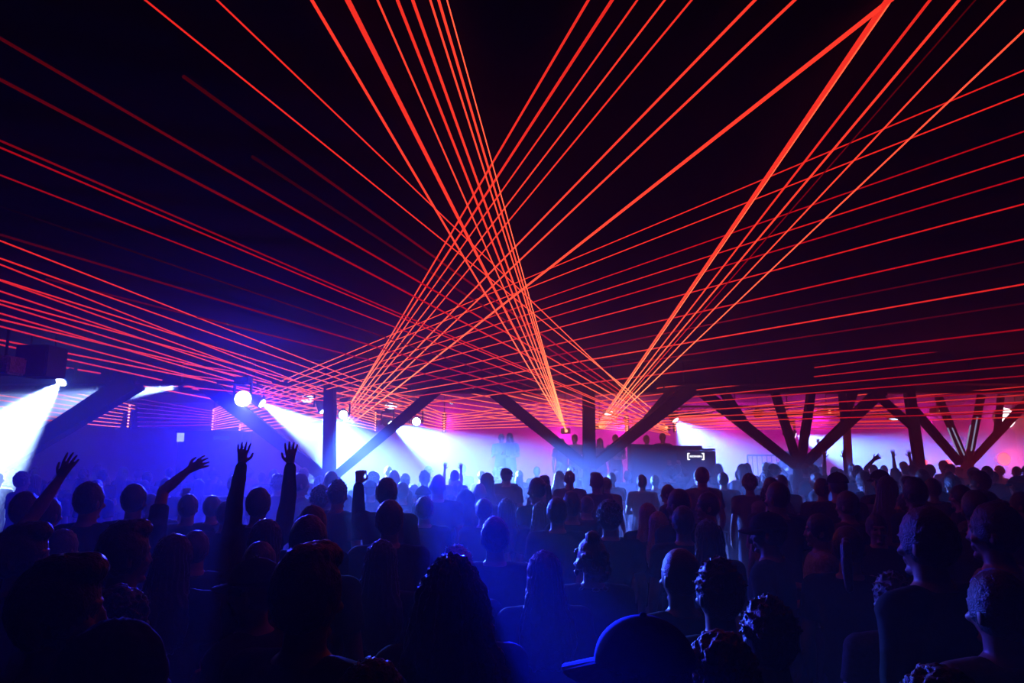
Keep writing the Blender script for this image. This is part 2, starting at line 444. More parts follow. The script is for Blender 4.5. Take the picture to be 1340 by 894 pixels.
bm = bmesh.new(); box(bm, (0.5, 0.1, b.z + .09), (.5, .35, .07)); obj('mixer', bm, M_BLACK, t)
# sign
s = P(910.5, 597.5, 16.862)
t = thing('lit_sign', 'small white lit sign of bold letters between two upright brackets', 'sign', s)
hh = pxsize(4.4, 16.8); hw2 = pxsize(10.2, 16.8)
for sx in (-1, 1):
    bm = bmesh.new()
    box(bm, (sx * hw2, 0, 0), (.026, .02, hh * 2)); box(bm, (sx * (hw2 - .02), 0, hh - .01), (.05, .02, .02)); box(bm, (sx * (hw2 - .02), 0, -hh + .01), (.05, .02, .02))
    obj('bracket', bm, G_SIGN, t)
cu = bpy.data.curves.new('lettering', 'FONT'); cu.body = 'ROCROOM 2'; cu.align_x = 'CENTER'; cu.align_y = 'CENTER'; cu.size = 0.098; cu.extrude = .004; cu.offset = .003
tmp = bpy.data.objects.new('lettering_curve', cu); COL.objects.link(tmp)
bpy.context.view_layer.update()
me = bpy.data.meshes.new_from_object(tmp.evaluated_get(bpy.context.evaluated_depsgraph_get()))
bpy.data.objects.remove(tmp); me.materials.clear()
lo = link('lettering', me, G_SIGN, t); lo.rotation_euler = (math.pi / 2, 0, 0)
xs = [v.co.x for v in me.vertices]; k = (hw2 * 2 - .09) / (max(xs) - min(xs)); lo.scale = (k, k * 1.15, 1)
bm = bmesh.new(); box(bm, (0, .012, 0), (hw2 * 2.3, .008, hh * 2.4)); obj('backing_board', bm, M_BLACK, t)

# crowd barrier
def barrier(x0, x1, y, z0, h, label):
    t = thing('crowd_barrier', label, 'barrier', ((x0 + x1) / 2, y, z0)); hw = (x1 - x0) / 2
    bm = bmesh.new(); tube(bm, [(-hw, 0, 0), (-hw, 0, h), (hw, 0, h), (hw, 0, 0)], .022, 8); cone(bm, (-hw, 0, .12), (hw, 0, .12), .016, .016, 8); obj('frame', bm, M_STEEL, t)
    n = int((x1 - x0) / .12)
    for k in range(1, n):
        x = -hw + k * 2 * hw / n
        bm = bmesh.new(); cone(bm, (x, 0, .12), (x, 0, h), .011, .011, 6); obj('bar', bm, M_STEEL, t)
    return t
a, b = P(978, 596, 18.6), P(1022, 596, 18.6)
bm = bmesh.new(); box(bm, ((a.x + b.x) / 2 + .3, 20.0, .275), (b.x - a.x + 1.6, 3.2, .55))
tag(obj('stage_riser', bm, M_CLOTHBLK), 'low black riser below the railing left of the four-strut column', 'platform')
barrier(a.x, b.x, 18.6, .55, a.z - .55, 'upright-bar steel railing seen between the crowd and the four-strut column')

# left bar counter with a lit end and shelf
a, b = P(234, 563, 18.0), P(318, 563, 18.0)
cxm = (a.x + b.x) / 2; hw = (b.x - a.x) / 2
t = thing('bar_counter', 'long dark raised counter with a bright white end beneath the left laser fan', 'counter', (cxm, 18.0, 0))
z1 = a.z
bm = bmesh.new(); box(bm, (0, .3, z1 / 2 - .02), (2 * hw, .6, z1 - .1)); obj('body', bm, M_CLOTHBLK, t)
bm = bmesh.new(); box(bm, (0, .28, z1 - .05), (2 * hw + .08, .72, .05)); obj('worktop', bm, M_BLACK, t)
bm = bmesh.new(); box(bm, (-hw + .07, -.02, z1 - .18), (.17, .05, .24)); obj('end_light', bm, glow('counter_end_glow', (.6, .75, 1), 1.2), t)
bm = bmesh.new(); box(bm, (hw * .35, -.02, z1 - .2), (.4, .02, .1)); obj('display', bm, glow('counter_display_glow', (.02, .08, 1), .5), t)

bm = bmesh.new(); box(bm, (cxm, 19.3, .3), (2 * hw + .6, 1.3, .6))
tag(obj('stage_riser', bm, M_CLOTHBLK), 'low black riser behind the raised counter', 'platform')

# ------------------------------------------------------------------ lasers
def beam_mat():
    m = bpy.data.materials.new('laser_beam_light'); m.use_nodes = True
    nt = m.node_tree; nt.nodes.clear()
    o = nt.nodes.new('ShaderNodeOutputMaterial'); e = nt.nodes.new('ShaderNodeEmission')
    at = nt.nodes.new('ShaderNodeAttribute'); at.attribute_name = 'power'
    mr = nt.nodes.new('ShaderNodeMapRange'); mr.inputs[1].default_value = .5; mr.inputs[2].default_value = 3.6
    mx = nt.nodes.new('ShaderNodeMix'); mx.data_type = 'RGBA'
    mx.inputs[6].default_value = (1, .006, .008, 1); mx.inputs[7].default_value = (1, .20, .075, 1)  # orange end imitates an overexposed red beam, put into the emission colour
    nt.links.new(at.outputs['Fac'], mr.inputs[0]); nt.links.new(mr.outputs[0], mx.inputs[0])
    nt.links.new(mx.outputs[2], e.inputs[0]); nt.links.new(at.outputs['Fac'], e.inputs[1])
    nt.links.new(e.outputs[0], o.inputs[0])
    m.cycles.emission_sampling = 'NONE'
    return m
M_BEAM = beam_mat()
def beam(p, q, r0, r1, k0, k1, label, group):
    p, q = Vector(p), Vector(q); n, seg = 14, 8
    M = basis(q - p); L = (q - p).length
    me = bpy.data.meshes.new('laser_beam'); vs, fs, pw = [], [], []
    for i in range(n + 1):
        u = i / n; r = r0 + (r1 - r0) * u
        k = k1 + (k0 - k1) * (1 - u) ** 1.6  # fading of the light along the beam, put into the tube's glow
        for j in range(seg):
            a = 2 * math.pi * j / seg
            vs.append(M @ Vector((r * math.cos(a), r * math.sin(a), L * u))); pw.append(k)
    for i in range(n):
        for j in range(seg):
            fs.append((i * seg + j, i * seg + (j + 1) % seg, (i + 1) * seg + (j + 1) % seg, (i + 1) * seg + j))
    fs.append(tuple(range(seg - 1, -1, -1))); fs.append(tuple(n * seg + j for j in range(seg)))
    me.from_pydata(vs, [], fs); me.update()
    at = me.attributes.new('power', 'FLOAT', 'POINT'); at.data.foreach_set('value', pw)
    o = link('laser_beam', me, M_BEAM); o.location = p
    return tag(o, label, 'laser beam', group)
ORD = 'first second third fourth fifth sixth seventh eighth ninth tenth eleventh twelfth thirteenth fourteenth fifteenth sixteenth'.split()
def ceil_depth(px, py):
    r = ray(px, py)
    return (CEIL - .03 - CAMZ) / r.z * r.y if r.z > .02 else 99
def fan(src, ends, where, order, group, DS=20.0, kscale=1.0, dmax=None):
    """src: (px, py) or one per beam; ends: (px, py, width px at that end, k0, k1); each runs on past the frame edge to the ceiling"""
    for i, e in enumerate(ends):
        s = src[i] if isinstance(src, list) else src
        ex, ey, w, k0, k1 = e[:5]
        D = e[5] if len(e) > 5 else min(ceil_depth(ex, ey), dmax or 99)
        p, q = P(s[0], s[1], DS), P(ex, ey, D)
        q.x = max(XL + .05, min(XR - .05, q.x))
        r0, r1 = pxsize(.8, DS) / 2, pxsize(w * .88, D) / 2
        beam(p, q, r0, r1, k0 * kscale * 1.9, k1 * kscale * 1.15, f'{ORD[i]} beam from the {order} in the {where}', group)
def extend(s, a, x=None, y=None):         # continue the pixel line s->a to column x or row y
    if x is not None:
        t = (x - s[0]) / (a[0] - s[0]); return (x, s[1] + t * (a[1] - s[1]))
    t = (y - s[1]) / (a[1] - s[1]); return (s[0] + t * (a[0] - s[0]), y)
# fan rising up-left from beside the centre post
S = (741, 564)
fan(S, [(*extend(S, (x, 0), y=-25), w, k0, k1) for x, w, k0, k1 in
        [(408, 6, 3.4, .9), (455, 10, 3.0, .8), (494, 4, 3.4, 1.0), (520, 6, 3.2, .8), (540, 6, 3.2, .85), (563, 4, 3.4, 1.1), (574, 5, 3.4, 1.0), (585, 2.5, 3.6, 1.5)]],
    'steep laser fan leaning left beside the centre post', 'left', 'laser fan leaning left from the centre post')
S = [(449, 546), (446, 547), (445, 548), (447, 550), (450, 550), (454, 550), (457, 552), (461, 554)]
fan(S, [(*extend(s, (x, 0), y=-25), w, k0, k1) for s, (x, w, k0, k1) in zip(S,
        [(770, 5, 3.0, .75), (801, 6, 3.0, .7), (834, 3.5, 3.2, .8), (870, 3.5, 3.2, .9), (905, 3.5, 3.0, .8), (988, 5, 3.2, .9), (1040, 5, 3.2, .9), (1165, 8.5, 3.4, .9)])],
    'broad laser fan rising right from the left post', 'left', 'laser fan rising right from the left post')
S = [(781, 557), (784, 556), (785, 557), (786, 558), (787, 559), (788, 560), (790, 561)]
fan(S, [(*extend(s, a, y=-25), w, k0, k1) for s, (a, w, k0, k1) in zip(S,
        [((1160, 2), 10, 2.4, .8), ((1167, 0), 2.5, 3.6, 1.6), ((1217, 0), 5, 3.0, .7), ((1255, 0), 5, 3.2, .9), ((1250, 30), 2.5, 2.0, .06), ((1315, 0), 3.5, 3.4, 1.0), ((1382, 0), 3.5, 3.4, 1.3)])],
    'steep laser fan rising right beside the centre post', 'left', 'laser fan rising right from the centre post')
# flat fan to the right edge, from the upright laser bar at the left
ys = [92, 123, 172, 203, 232, 267, 313, 343, 372, 397, 431]
kk = [(2.4, .6), (2.4, .65), (2.2, .35), (2.2, .5), (2, .35), (2, .55), (2, .45), (1.2, .05), (2, .7), (1.2, .04), (1.8, .3)]
sy = [540, 541, 544, 548, 551, 556, 561, 552, 566, 557, 567]
sl = [-.4235, -.394, -.35, -.326, -.3, -.2735, -.232, -.194, -.179, -.147, -.12]
S = [(279, min(563, y + m * (279 - 1340))) for y, m in zip(ys, [-m2 for m2 in [-x for x in sl]])]
S = [(279, 536 + 2.6 * i) for i in range(11)]
fan(S, [(*extend(s, (1340, y), x=1375), 2.6, a, b) for s, y, (a, b) in zip(S, ys, kk)], 'flat laser fan crossing to the right edge', 'top', 'flat laser fan crossing to the right edge')
# fan to the upper left, from the laser right of the centre column
S5 = [(848, 540), (866, 546), (862, 548), (866, 552), (870, 556), (870, 560), (872, 562), (874, 564), (874, 566), (876, 568), (877, 569), (877, 570)]
e5 = [((284, 0), 3.2, 2.8, .75), ((190, 0), 3.4, 2.8, .7), ((240, 100), 6, 1.2, .04), ((330, 205), 5, .8, .02), ((0, 50), 6, 2.4, .05), ((0, 104), 6, 2.4, .06), ((0, 184), 4, 1.6, .15),
      ((0, 193), 3.4, 1.8, .3), ((0, 229), 3, 1.8, .25), ((0, 270), 3, .5, .0), ((0, 307), 4, 1.2, .04), ((60, 365), 3, 1.2, .05)]
fan(S5, [(*(extend(s, a, y=-25) if a[1] == 0 else (extend(s, a, x=-35) if a[0] == 0 else a)), w, k0, k1) for s, (a, w, k0, k1) in zip(S5, e5)],
    'wide laser fan spreading to the upper left', 'top', 'laser fan spreading to the upper left')
# two upright laser bars right of the left post, flat fans to the left edge
yl = [315, 338, 366, 393, 418, 445, 467]
S = [(580, 541 + 3.6 * i) for i in range(len(yl))]
fan(S, [(*extend(s, (0, y), x=-35), 2.8, 2.0, .7) for s, y in zip(S, yl)], 'flat left fan from the further laser bar', 'top', 'flat laser fan from the further bar')
yl = [346, 367, 381, 398, 410, 427, 451, 470]
S = [(490, 539 + 3.3 * i) for i in range(len(yl))]
fan(S, [(*extend(s, (0, y), x=-35), 2.8, 1.9, .65) for s, y in zip(S, yl)], 'flat left fan from the nearer laser bar', 'top', 'flat laser fan from the nearer bar')
# low fan at the left edge
yl = [487, 495, 503, 512, 519, 528, 535, 541]
S = [(177, 531), (177, 535.5), (171, 538), (161, 541.5), (160, 546), (160, 550), (158, 554.5), (157, 559)]
fan(S, [(-35, y, 1.8, 1.6, 1.2, 16.0) for y in yl], 'short laser fan left of the thick strut', 'top', 'low laser fan at the left edge', DS=18.0)
# dim magenta beams between the two left bars
S = [(277, 538 + 3 * i) for i in range(7)]
fan(S, [(180, 522 + 6 * i, 1.2, .5, .12, 17.0) for i in range(7)], 'dim magenta laser fan above the raised counter', 'top', 'dim magenta laser fan')
S = [(313, 556 + 3 * i) for i in range(4)]
fan(S, [(470, 528 + 7.5 * i, 1.5, 2.0, 1.5, 17.0) for i in range(4)], 'short laser fan below the flaring lamp', 'top', 'short laser fan below the flare')
# beams from the far laser right of the centre column running low to the left
S = [(820, 546 + 2.6 * i) for i in range(8)]
fan(S, [(*extend(s, (300, y), x=240), 1.6, 2.2, .9, 13.6) for s, y in zip(S, [404, 424, 440, 455, 470, 485, 498, 512])], 'low laser fan behind the centre post', 'top', 'low laser fan running left behind the centre post')
# low beams to the right edge
yr = [494, 506, 517, 526, 536, 546]
S = [(825, 549 + 2.6 * i) for i in range(6)]
fan(S, [(*extend(s, (1340, y), x=1375), 1.9, 1.6, .75, 15.5) for s, y in zip(S, yr)], 'low right laser fan beneath the girder', 'top', 'low laser fan running right beneath the girder')
S = [(581, 545 + 2.8 * i) for i in range(7)]
fan(S, [(*extend(s, (1340, y), x=1375), 2.0, 1.6, .3, 12.0) for s, y in zip(S, [445, 462, 478, 492, 512, 528, 540])], 'flat right laser fan passing the centre post', 'top', 'flat laser fan passing the centre post')
S = [(884, 545 + 2.9 * i) for i in range(7)]
fan(S, [(1188, 530 + 5 * i, 1.4, 1.3, .9, 18.0) for i in range(7)], 'short pale laser fan below the long truss', 'top', 'short laser fan below the long truss')

def laser_bar(px, y0, y1, n, D, label):
    a, b = P(px, y0, D), P(px, y1, D)
    t = thing('laser_bar', label, 'laser projector', (a.x, a.y + .06, b.z), group='upright laser bars')
    h = a.z - b.z
    bm = bmesh.new(); box(bm, (0, .06, h / 2), (.11, .1, h + .1)); obj('housing', bm, M_BLACK, t)
    for k in range(n):
        bm = bmesh.new(); cone(bm, (0, .012, h * k / (n - 1)), (0, -.02, h * k / (n - 1)), .022, .016, 10); obj('aperture', bm, G_DOT, t)
    bm = bmesh.new(); rod(bm, (0, .06, h + .05), CEIL - b.z, .015); obj('suspension_rod', bm, M_STEEL, t)
for a in [(278, 537, 562, 8, 20.0, 'upright bar of red laser dots above the raised counter'), (313, 556, 566, 4, 20.0, 'short upright bar of red laser dots under the flaring lamp'),
          (491, 540, 563, 8, 20.0, 'upright laser bar right of the left post'), (581, 541, 564, 8, 20.0, 'upright laser bar beyond the strut right of the left post'),
          (821, 546, 566, 8, 20.0, 'upright laser bar left of the strut rising from the centre column'), (884, 545, 563, 7, 20.4, 'upright laser bar behind the glowing truss lamp'),
          (168, 531, 558, 8, 18.2, 'upright laser bar ending the short beams left of the thick strut')]:
    laser_bar(*a)
def laser_projector(px, py, D, label):
    c = P(px, py, D)
    t = thing('laser_projector', label, 'laser projector', c, group='laser projectors')
    bm = bmesh.new(); box(bm, (0, .2, 0), (.26, .34, .16)); bmesh.ops.bevel(bm, geom=bm.edges[:], offset=.01, segments=2, affect='EDGES'); obj('housing', bm, M_BLACK, t)
    bm = bmesh.new(); cone(bm, (0, .03, 0), (0, .0, 0), .045, .045, 16); obj('aperture', bm, G_DOT, t)
    bm = bmesh.new(); rod(bm, (0, .2, .08), CEIL - c.z, .015); obj('suspension_rod', bm, M_STEEL, t)
laser_projector(741, 564, 20.0, 'laser projector glowing orange just left of the centre post')
laser_projector(452, 549, 20.0, 'laser projector hidden in the white glare right of the left post')
laser_projector(786, 558, 20.0, 'laser projector just right of the centre post')
laser_projector(965, 539, 20.05, 'added laser projector hung at the long truss left of the four-strut column')  # added housing for the red wash, as are the next three
laser_projector(1086, 539, 20.05, 'added laser projector hung at the long truss behind the four-strut column')
laser_projector(1232, 537, 20.05, 'added laser projector hung behind the outer left strut of the white-edged column')
laser_projector(1336, 537, 20.05, 'added laser projector hung at the right edge beyond the round panel lamp')
laser_projector(872, 560, 20.0, 'laser projector glowing orange by the end of the platform')
# red spots added behind the lasers to redden the haze and back wall
for i, (px, py) in enumerate(REDS):
    p = P(px, py, 20.0)
    spot('added_red_wash', p + Vector((0, .5, -.12)), Vector((0, 1, -.08)), RED_W * (.7 if px < 850 else .8 if px < 1150 else .35), RED, 130, .9, .1)
# ------------------------------------------------------------------ people
def fuse(name, bm, voxel, ratio, smooth=3, shape=None):
    """one continuous surface out of overlapping closed pieces"""
    me = bpy.data.meshes.new(name + '_raw'); bmesh.ops.recalc_face_normals(bm, faces=bm.faces); bm.to_mesh(me); bm.free()
    o = bpy.data.objects.new(name, me); COL.objects.link(o)
    r = o.modifiers.new('r', 'REMESH'); r.mode = 'VOXEL'; r.voxel_size = voxel
    if smooth:
        s = o.modifiers.new('s', 'SMOOTH'); s.factor = .5; s.iterations = smooth
    if ratio < 1:
        d = o.modifiers.new('d', 'DECIMATE'); d.ratio = ratio
    dg = bpy.context.evaluated_depsgraph_get(); dg.update()
    out = bpy.data.meshes.new_from_object(o.evaluated_get(dg)); out.name = name
    bpy.data.objects.remove(o); bpy.data.meshes.remove(me)
    out.materials.clear()
    if shape: shape(out)
    for p in out.polygons: p.use_smooth = True
    return out
V = Vector
HC = V((0, 0.0, 1.632))        # centre of the head; the person faces +Y
def head_pieces(bm):
    r = bmesh.ops.create_uvsphere(bm, u_segments=32, v_segments=24, radius=1.0)
    for v in r['verts']:
        n = v.co.copy(); x, y, z = n.x * .076, n.y * .096, n.z * .118
        if n.z < 0:
            k = (-n.z) ** 1.4; x *= 1 - .32 * k
            if n.y < 0: y *= 1 - .45 * k
        if n.y > .55: y -= (n.y - .55) * .02                 # flatter face
        v.co = HC + V((x, y, z))
    ball(bm, HC + V((0, .088, -.012)), (.012, .018, .024))     # bridge of the nose
    ball(bm, HC + V((0, .098, -.03)), (.017, .017, .013))      # tip of the nose
    ball(bm, HC + V((0, .083, .026)), (.05, .012, .011))       # brow
    ball(bm, HC + V((0, .086, -.060)), (.024, .011, .007))     # upper lip
    ball(bm, HC + V((0, .084, -.072)), (.021, .011, .008))     # lower lip
    ball(bm, HC + V((0, .07, -.102)), (.026, .022, .018))      # chin
    for s in (-1, 1):
        ball(bm, HC + V((s * .042, .068, -.03)), (.022, .02, .018))   # cheek
        v = ball(bm, (0, 0, 0), (.009, .02, .032))             # ear
        bmesh.ops.transform(bm, matrix=Matrix.Translation(HC + V((s * .079, -.012, -.012))) @ Matrix.Rotation(s * .35, 4, 'Z'), verts=v)
def face_shape(me):
    for v in me.vertices:                                      # eye sockets with the eyeball in them
        for s in (-1, 1):
            d = v.co - (HC + V((s * .032, .088, .004))); r = math.sqrt((d.x / .019) ** 2 + (d.z / .012) ** 2)
            if r < 1 and abs(d.y) < .04: v.co.y -= .009 * (1 - r * r) - (.005 * max(0, 1 - 3 * r))
def hand(bm, w, d, palm_n, thumb_s, curl):
    """w wrist, d direction of the fingers, palm_n the way the palm faces, thumb_s the side of the thumb"""
    d = V(d).normalized(); s = V(thumb_s); s = (s - d * s.dot(d)).normalized(); n = d.cross(s).normalized()
    if n.dot(V(palm_n)) < 0: n = -n
    for k in (-.024, -.008, .008, .024):
        capsule(bm, w + s * k * .6, w + d * .088 + s * k, .016, .0155, 8)
    for i, (k, L) in enumerate(((.036, .072), (.012, .082), (-.012, .076), (-.035, .058))):
        p = w + d * .092 + s * k; dirv = (d + s * k * (5.5 if curl < .4 else .6)).normalized(); a = curl * .55
        for j, (l, r0, r1) in enumerate(((.45, .0098, .0092), (.32, .0092, .0085), (.23, .0085, .0075))):
            a += curl * (1.1 if j else .35)
            dd = (dirv * math.cos(a) + n * math.sin(a)).normalized(); q = p + dd * L * l
            capsule(bm, p, q, r0, r1, 8); p = q
    p = w + d * .028 + s * .03
    q = p + (s * .75 + d * .62 + n * (.25 + curl * .5)).normalized() * .042; capsule(bm, p, q, .0135, .0115, 8)
    q2 = q + (s * (.35 - curl * .6) + d * .9 + n * curl * .7).normalized() * .034; capsule(bm, q, q2, .0115, .009, 8)
TORSO = [(.84, 0, -.01, .150, .105), (.92, 0, -.012, .168, .118), (1.0, 0, -.008, .155, .112), (1.1, 0, 0, .142, .105), (1.22, 0, .004, .158, .115),
         (1.34, 0, .0, .178, .118), (1.42, 0, -.006, .170, .098), (1.465, 0, -.01, .115, .078), (1.50, 0, -.008, .062, .06)]
SHO = [V((-.182, -.006, 1.415)), V((.182, -.006, 1.415))]
# arm poses: for each side (left, right): elbow, wrist, finger direction, palm normal, thumb side, curl
POSES = {
 'relaxed': [(V((-.245, -.03, 1.13)), V((-.25, .09, .90)), (0, .25, -1), (1, 0, 0), (0, 1, 0), .35), (V((.245, -.03, 1.13)), V((.25, .09, .90)), (0, .25, -1), (-1, 0, 0), (0, 1, 0), .35)],
 'swaying': [(V((-.25, .0, 1.15)), V((-.16, .22, 1.12)), (.4, 1, .1), (1, 0, -.3), (0, .2, 1), .5), (V((.25, -.02, 1.14)), V((.17, .22, 1.2)), (-.3, 1, .4), (-1, 0, 0), (0, -.2, 1), .6)],
 'hands_up': [(V((-.20, .06, 1.68)), V((-.185, .10, 1.93)), (.02, .05, 1), (0, 1, 0), (1, 0, 0), .10), (V((.20, .06, 1.68)), V((.185, .10, 1.93)), (-.02, .05, 1), (0, 1, 0), (-1, 0, 0), .10)],
 'fist_up': [(V((-.27, .14, 1.42)), V((-.29, .18, 1.70)), (.05, .1, 1), (0, 1, 0), (1, 0, 0), .95), (V((.25, -.02, 1.14)), V((.2, .2, 1.05)), (-.2, 1, .0), (-1, 0, 0), (0, 0, 1), .5)],
 'wave': [(V((.27, .12, 1.63)), V((.36, .2, 1.86)), (.35, .2, 1), (0, 1, 0), (-1, 0, .2), .08), None],
 'reach': [(V((-.25, -.03, 1.13)), V((-.24, .12, .92)), (0, .3, -1), (1, 0, 0), (0, 1, 0), .4), (V((.15, .12, 1.70)), V((.30, .20, 1.86)), (.8, .2, .5), (0, 1, -.3), (-.4, 0, 1), .35)],
 'phone': [(V((-.27, .12, 1.50)), V((-.13, .27, 1.72)), (.25, .15, 1), (0, 1, 0), (1, 0, 0), .5), (V((.27, .12, 1.50)), V((.13, .27, 1.72)), (-.25, .15, 1), (0, 1, 0), (-1, 0, 0), .5)],
}
POSES['wave'] = [POSES['relaxed'][0], POSES['wave'][0]]
def make_body(pose):
    bm = bmesh.new(); head_pieces(bm)
    loft(bm, TORSO, 24)
    capsule(bm, (0, -.012, 1.45), (0, .0, 1.57), .06, .055, 16)
    for i, s in enumerate((-1, 1)):
        el, wr, fd, pn, ts, cu = POSES[pose][i]
        up = (el - SHO[i]).normalized().z > 0
        ball(bm, SHO[i] + V((0, 0, .02 if up else 0)), .062)
        capsule(bm, V((s * .09, -.005, 1.43)), SHO[i], .062, .058)
        capsule(bm, SHO[i], el, .053, .041); mid = el.lerp(wr, .3)
        capsule(bm, el, mid, .041, .043); capsule(bm, mid, wr, .043, .027)
        hand(bm, wr, fd, pn, ts, cu)
        capsule(bm, (s * .088, -.01, .90), (s * .1, .012, .48), .088, .056); capsule(bm, (s * .1, .012, .48), (s * .1, -.012, .32), .054, .058); capsule(bm, (s * .1, -.012, .32), (s * .1, -.03, .09), .058, .04)
        capsule(bm, (s * .1, -.055, .045), (s * .115, .15, .032), .042, .03)
    return fuse('body_' + pose, bm, .0085 if pose in ('relaxed', 'swaying') else .0062, .30 if pose in ('relaxed', 'swaying') else .2, 2, face_shape)
def make_shirt(pose, sleeve):
    bm = bmesh.new(); g = .016
    loft(bm, [(z, x, y, rx + g, ry + g) for z, x, y, rx, ry in TORSO[:-1]] + [(1.478, 0, -.01, .085, .078)], 24)
    for i, s in enumerate((-1, 1)):
        el, wr = POSES[pose][i][:2]
        up = (el - SHO[i]).normalized().z > 0
        ball(bm, SHO[i] + V((0, 0, .02 if up else 0)), .062 + g)
        capsule(bm, V((s * .09, -.005, 1.425)), SHO[i], .060 + g, .058 + g)
        if sleeve == 'long':
            capsule(bm, SHO[i], el, .053 + g, .043 + g); capsule(bm, el, el.lerp(wr, .92), .043 + g, .030 + g * .8)
        elif sleeve == 'short':
            e = SHO[i].lerp(el, .62); cone(bm, SHO[i], e, .054 + g, .050 + g, 16)
    def folds(me):
        for v in me.vertices:
            k = noise.noise(v.co * 9) * .006 + noise.noise(V((v.co.x * 4, v.co.y * 4, v.co.z * 16))) * .004
            v.co += v.normal * (k + .002)
    return fuse('shirt', bm, .014, .45, 2, folds)
def make_trousers():
    bm = bmesh.new(); g = .016
    loft(bm, [(.84, 0, -.01, .155 + g, .11 + g), (.92, 0, -.012, .17 + g, .12 + g), (.98, 0, -.008, .16 + g, .115 + g)], 24)
    for s in (-1, 1):
        capsule(bm, (s * .088, -.01, .90), (s * .1, .012, .48), .09 + g, .062 + g); capsule(bm, (s * .1, .012, .48), (s * .1, -.028, .14), .062 + g, .052 + g)
    return fuse('trousers', bm, .016, .4, 2)
# hair: closed shapes sitting on the head
def strands(me, f, a, b=.003):
    for v in me.vertices:
        d = v.co - HC; th = math.atan2(d.x, d.y)
        k = math.sin(th * f + 3 * noise.noise(d * 14)) * a + noise.noise(d * 60) * b
        v.co += v.normal * k
def make_hair(kind):
    bm = bmesh.new(); rnd = random.Random(hash(kind) % 1 + len(kind))
    def scalp(g=.010, low=0.0, back=.012):
        ball(bm, HC + V((0, -back, .022)), (.079 + g, .092 + g, .105 + g), 4)
    sh = None; vox = .009; rt = .6
    if kind == 'short':
        scalp(.008); sh = lambda me: strands(me, 40, .0012, .005)
    elif kind == 'cropped':
        scalp(.003); sh = lambda me: strands(me, 60, .0006, .0015)
    elif kind == 'quiff':
        scalp(.010); ball(bm, HC + V((0, .045, .105)), (.062, .055, .042), 3); ball(bm, HC + V((0, .0, .11)), (.066, .07, .035), 3)
        sh = lambda me: strands(me, 30, .002, .006)
    elif kind == 'tousled':
        scalp(.008)
        for k in range(170):
            a, e = rnd.uniform(0, 6.28), rnd.uniform(.0, 1.45)
            n = V((math.cos(a) * math.cos(e), math.sin(a) * math.cos(e), math.sin(e)))
            if n.y > .5 and n.z < .3: continue
            p = HC + V((0, -.012, .022)) + V((n.x * .082, n.y * .096, n.z * .108))
            t_ = V((rnd.uniform(-.8, .8), rnd.uniform(-.4, 1), rnd.uniform(-.2, .4)))
            cone(bm, p, p + (n * .7 + t_).normalized() * rnd.uniform(.016, .03), .010, .002, 6)
        sh = lambda me: strands(me, 40, .001, .003)
        vox = .0055; rt = .6
    elif kind == 'curly':
        scalp(.010)
        for k in range(560):
            a, e = rnd.uniform(0, 6.28), rnd.uniform(-.35, 1.5)
            n = V((math.cos(a) * math.cos(e), math.sin(a) * math.cos(e), math.sin(e)))
            if n.y > .55 and n.z < .35: continue
            p = HC + V((0, -.012, .025)) + V((n.x * .095, n.y * .108, n.z * .122)) * rnd.uniform(.94, 1.09)
            ball(bm, p, rnd.uniform(.006, .0125), 1)
        vox = .0052; rt = .6
    elif kind in ('long', 'wavy', 'bun'):
        scalp(.012)
        if kind != 'bun':
            w = 1.3 if kind == 'wavy' else 1.0
            loft(bm, [(1.72, 0, -.01, .072, .085), (1.66, 0, -.02, .088 * w, .098), (1.58, 0, -.035, .098 * w, .085), (1.50, 0, -.065, .116 * w, .064), (1.42, 0, -.098, .142 * w, .048), (1.33, 0, -.112, .150 * w, .038),
                      (1.25, 0, -.115, .130 * w, .028), (1.2, 0, -.115, .08, .018)], 28)
            sh = (lambda me: strands(me, 22, .008, .010)) if kind == 'wavy' else (lambda me: strands(me, 26, .005, .006))
        else:
            ball(bm, HC + V((0, -.05, .135)), .046, 3)
            for k in range(60):
                a, z = rnd.uniform(0, 6.28), rnd.uniform(-.16, .06)
                if math.sin(a) > .45: continue
                ball(bm, HC + V((.098 * math.cos(a), -.02 + .1 * math.sin(a), z)), rnd.uniform(.012, .024), 1)
            sh = lambda me: strands(me, 20, .002, .006)
    elif kind == 'ponytail':
        scalp(.004); ball(bm, HC + V((0, -.118, .055)), .024, 2)
        pts = [V((0, -.125, .05)), V((0, -.165, .035)), V((0, -.178, -.04)), V((0, -.165, -.13)), V((0, -.15, -.19))]
        for (a, b), r in zip(zip(pts, pts[1:]), (.02, .03, .032, .026)): capsule(bm, HC + a, HC + b, r, r * .85)
        sh = lambda me: strands(me, 40, .001, .002)
    elif kind == 'hood':
        ball(bm, HC + V((0, -.02, .01)), (.112, .125, .135), 4); capsule(bm, HC + V((0, -.05, -.08)), HC + V((0, -.06, -.19)), .115, .13, 20)
        sh = lambda me: strands(me, 6, .003, .004)
    return fuse('hair_' + kind, bm, vox, rt, 1, sh)
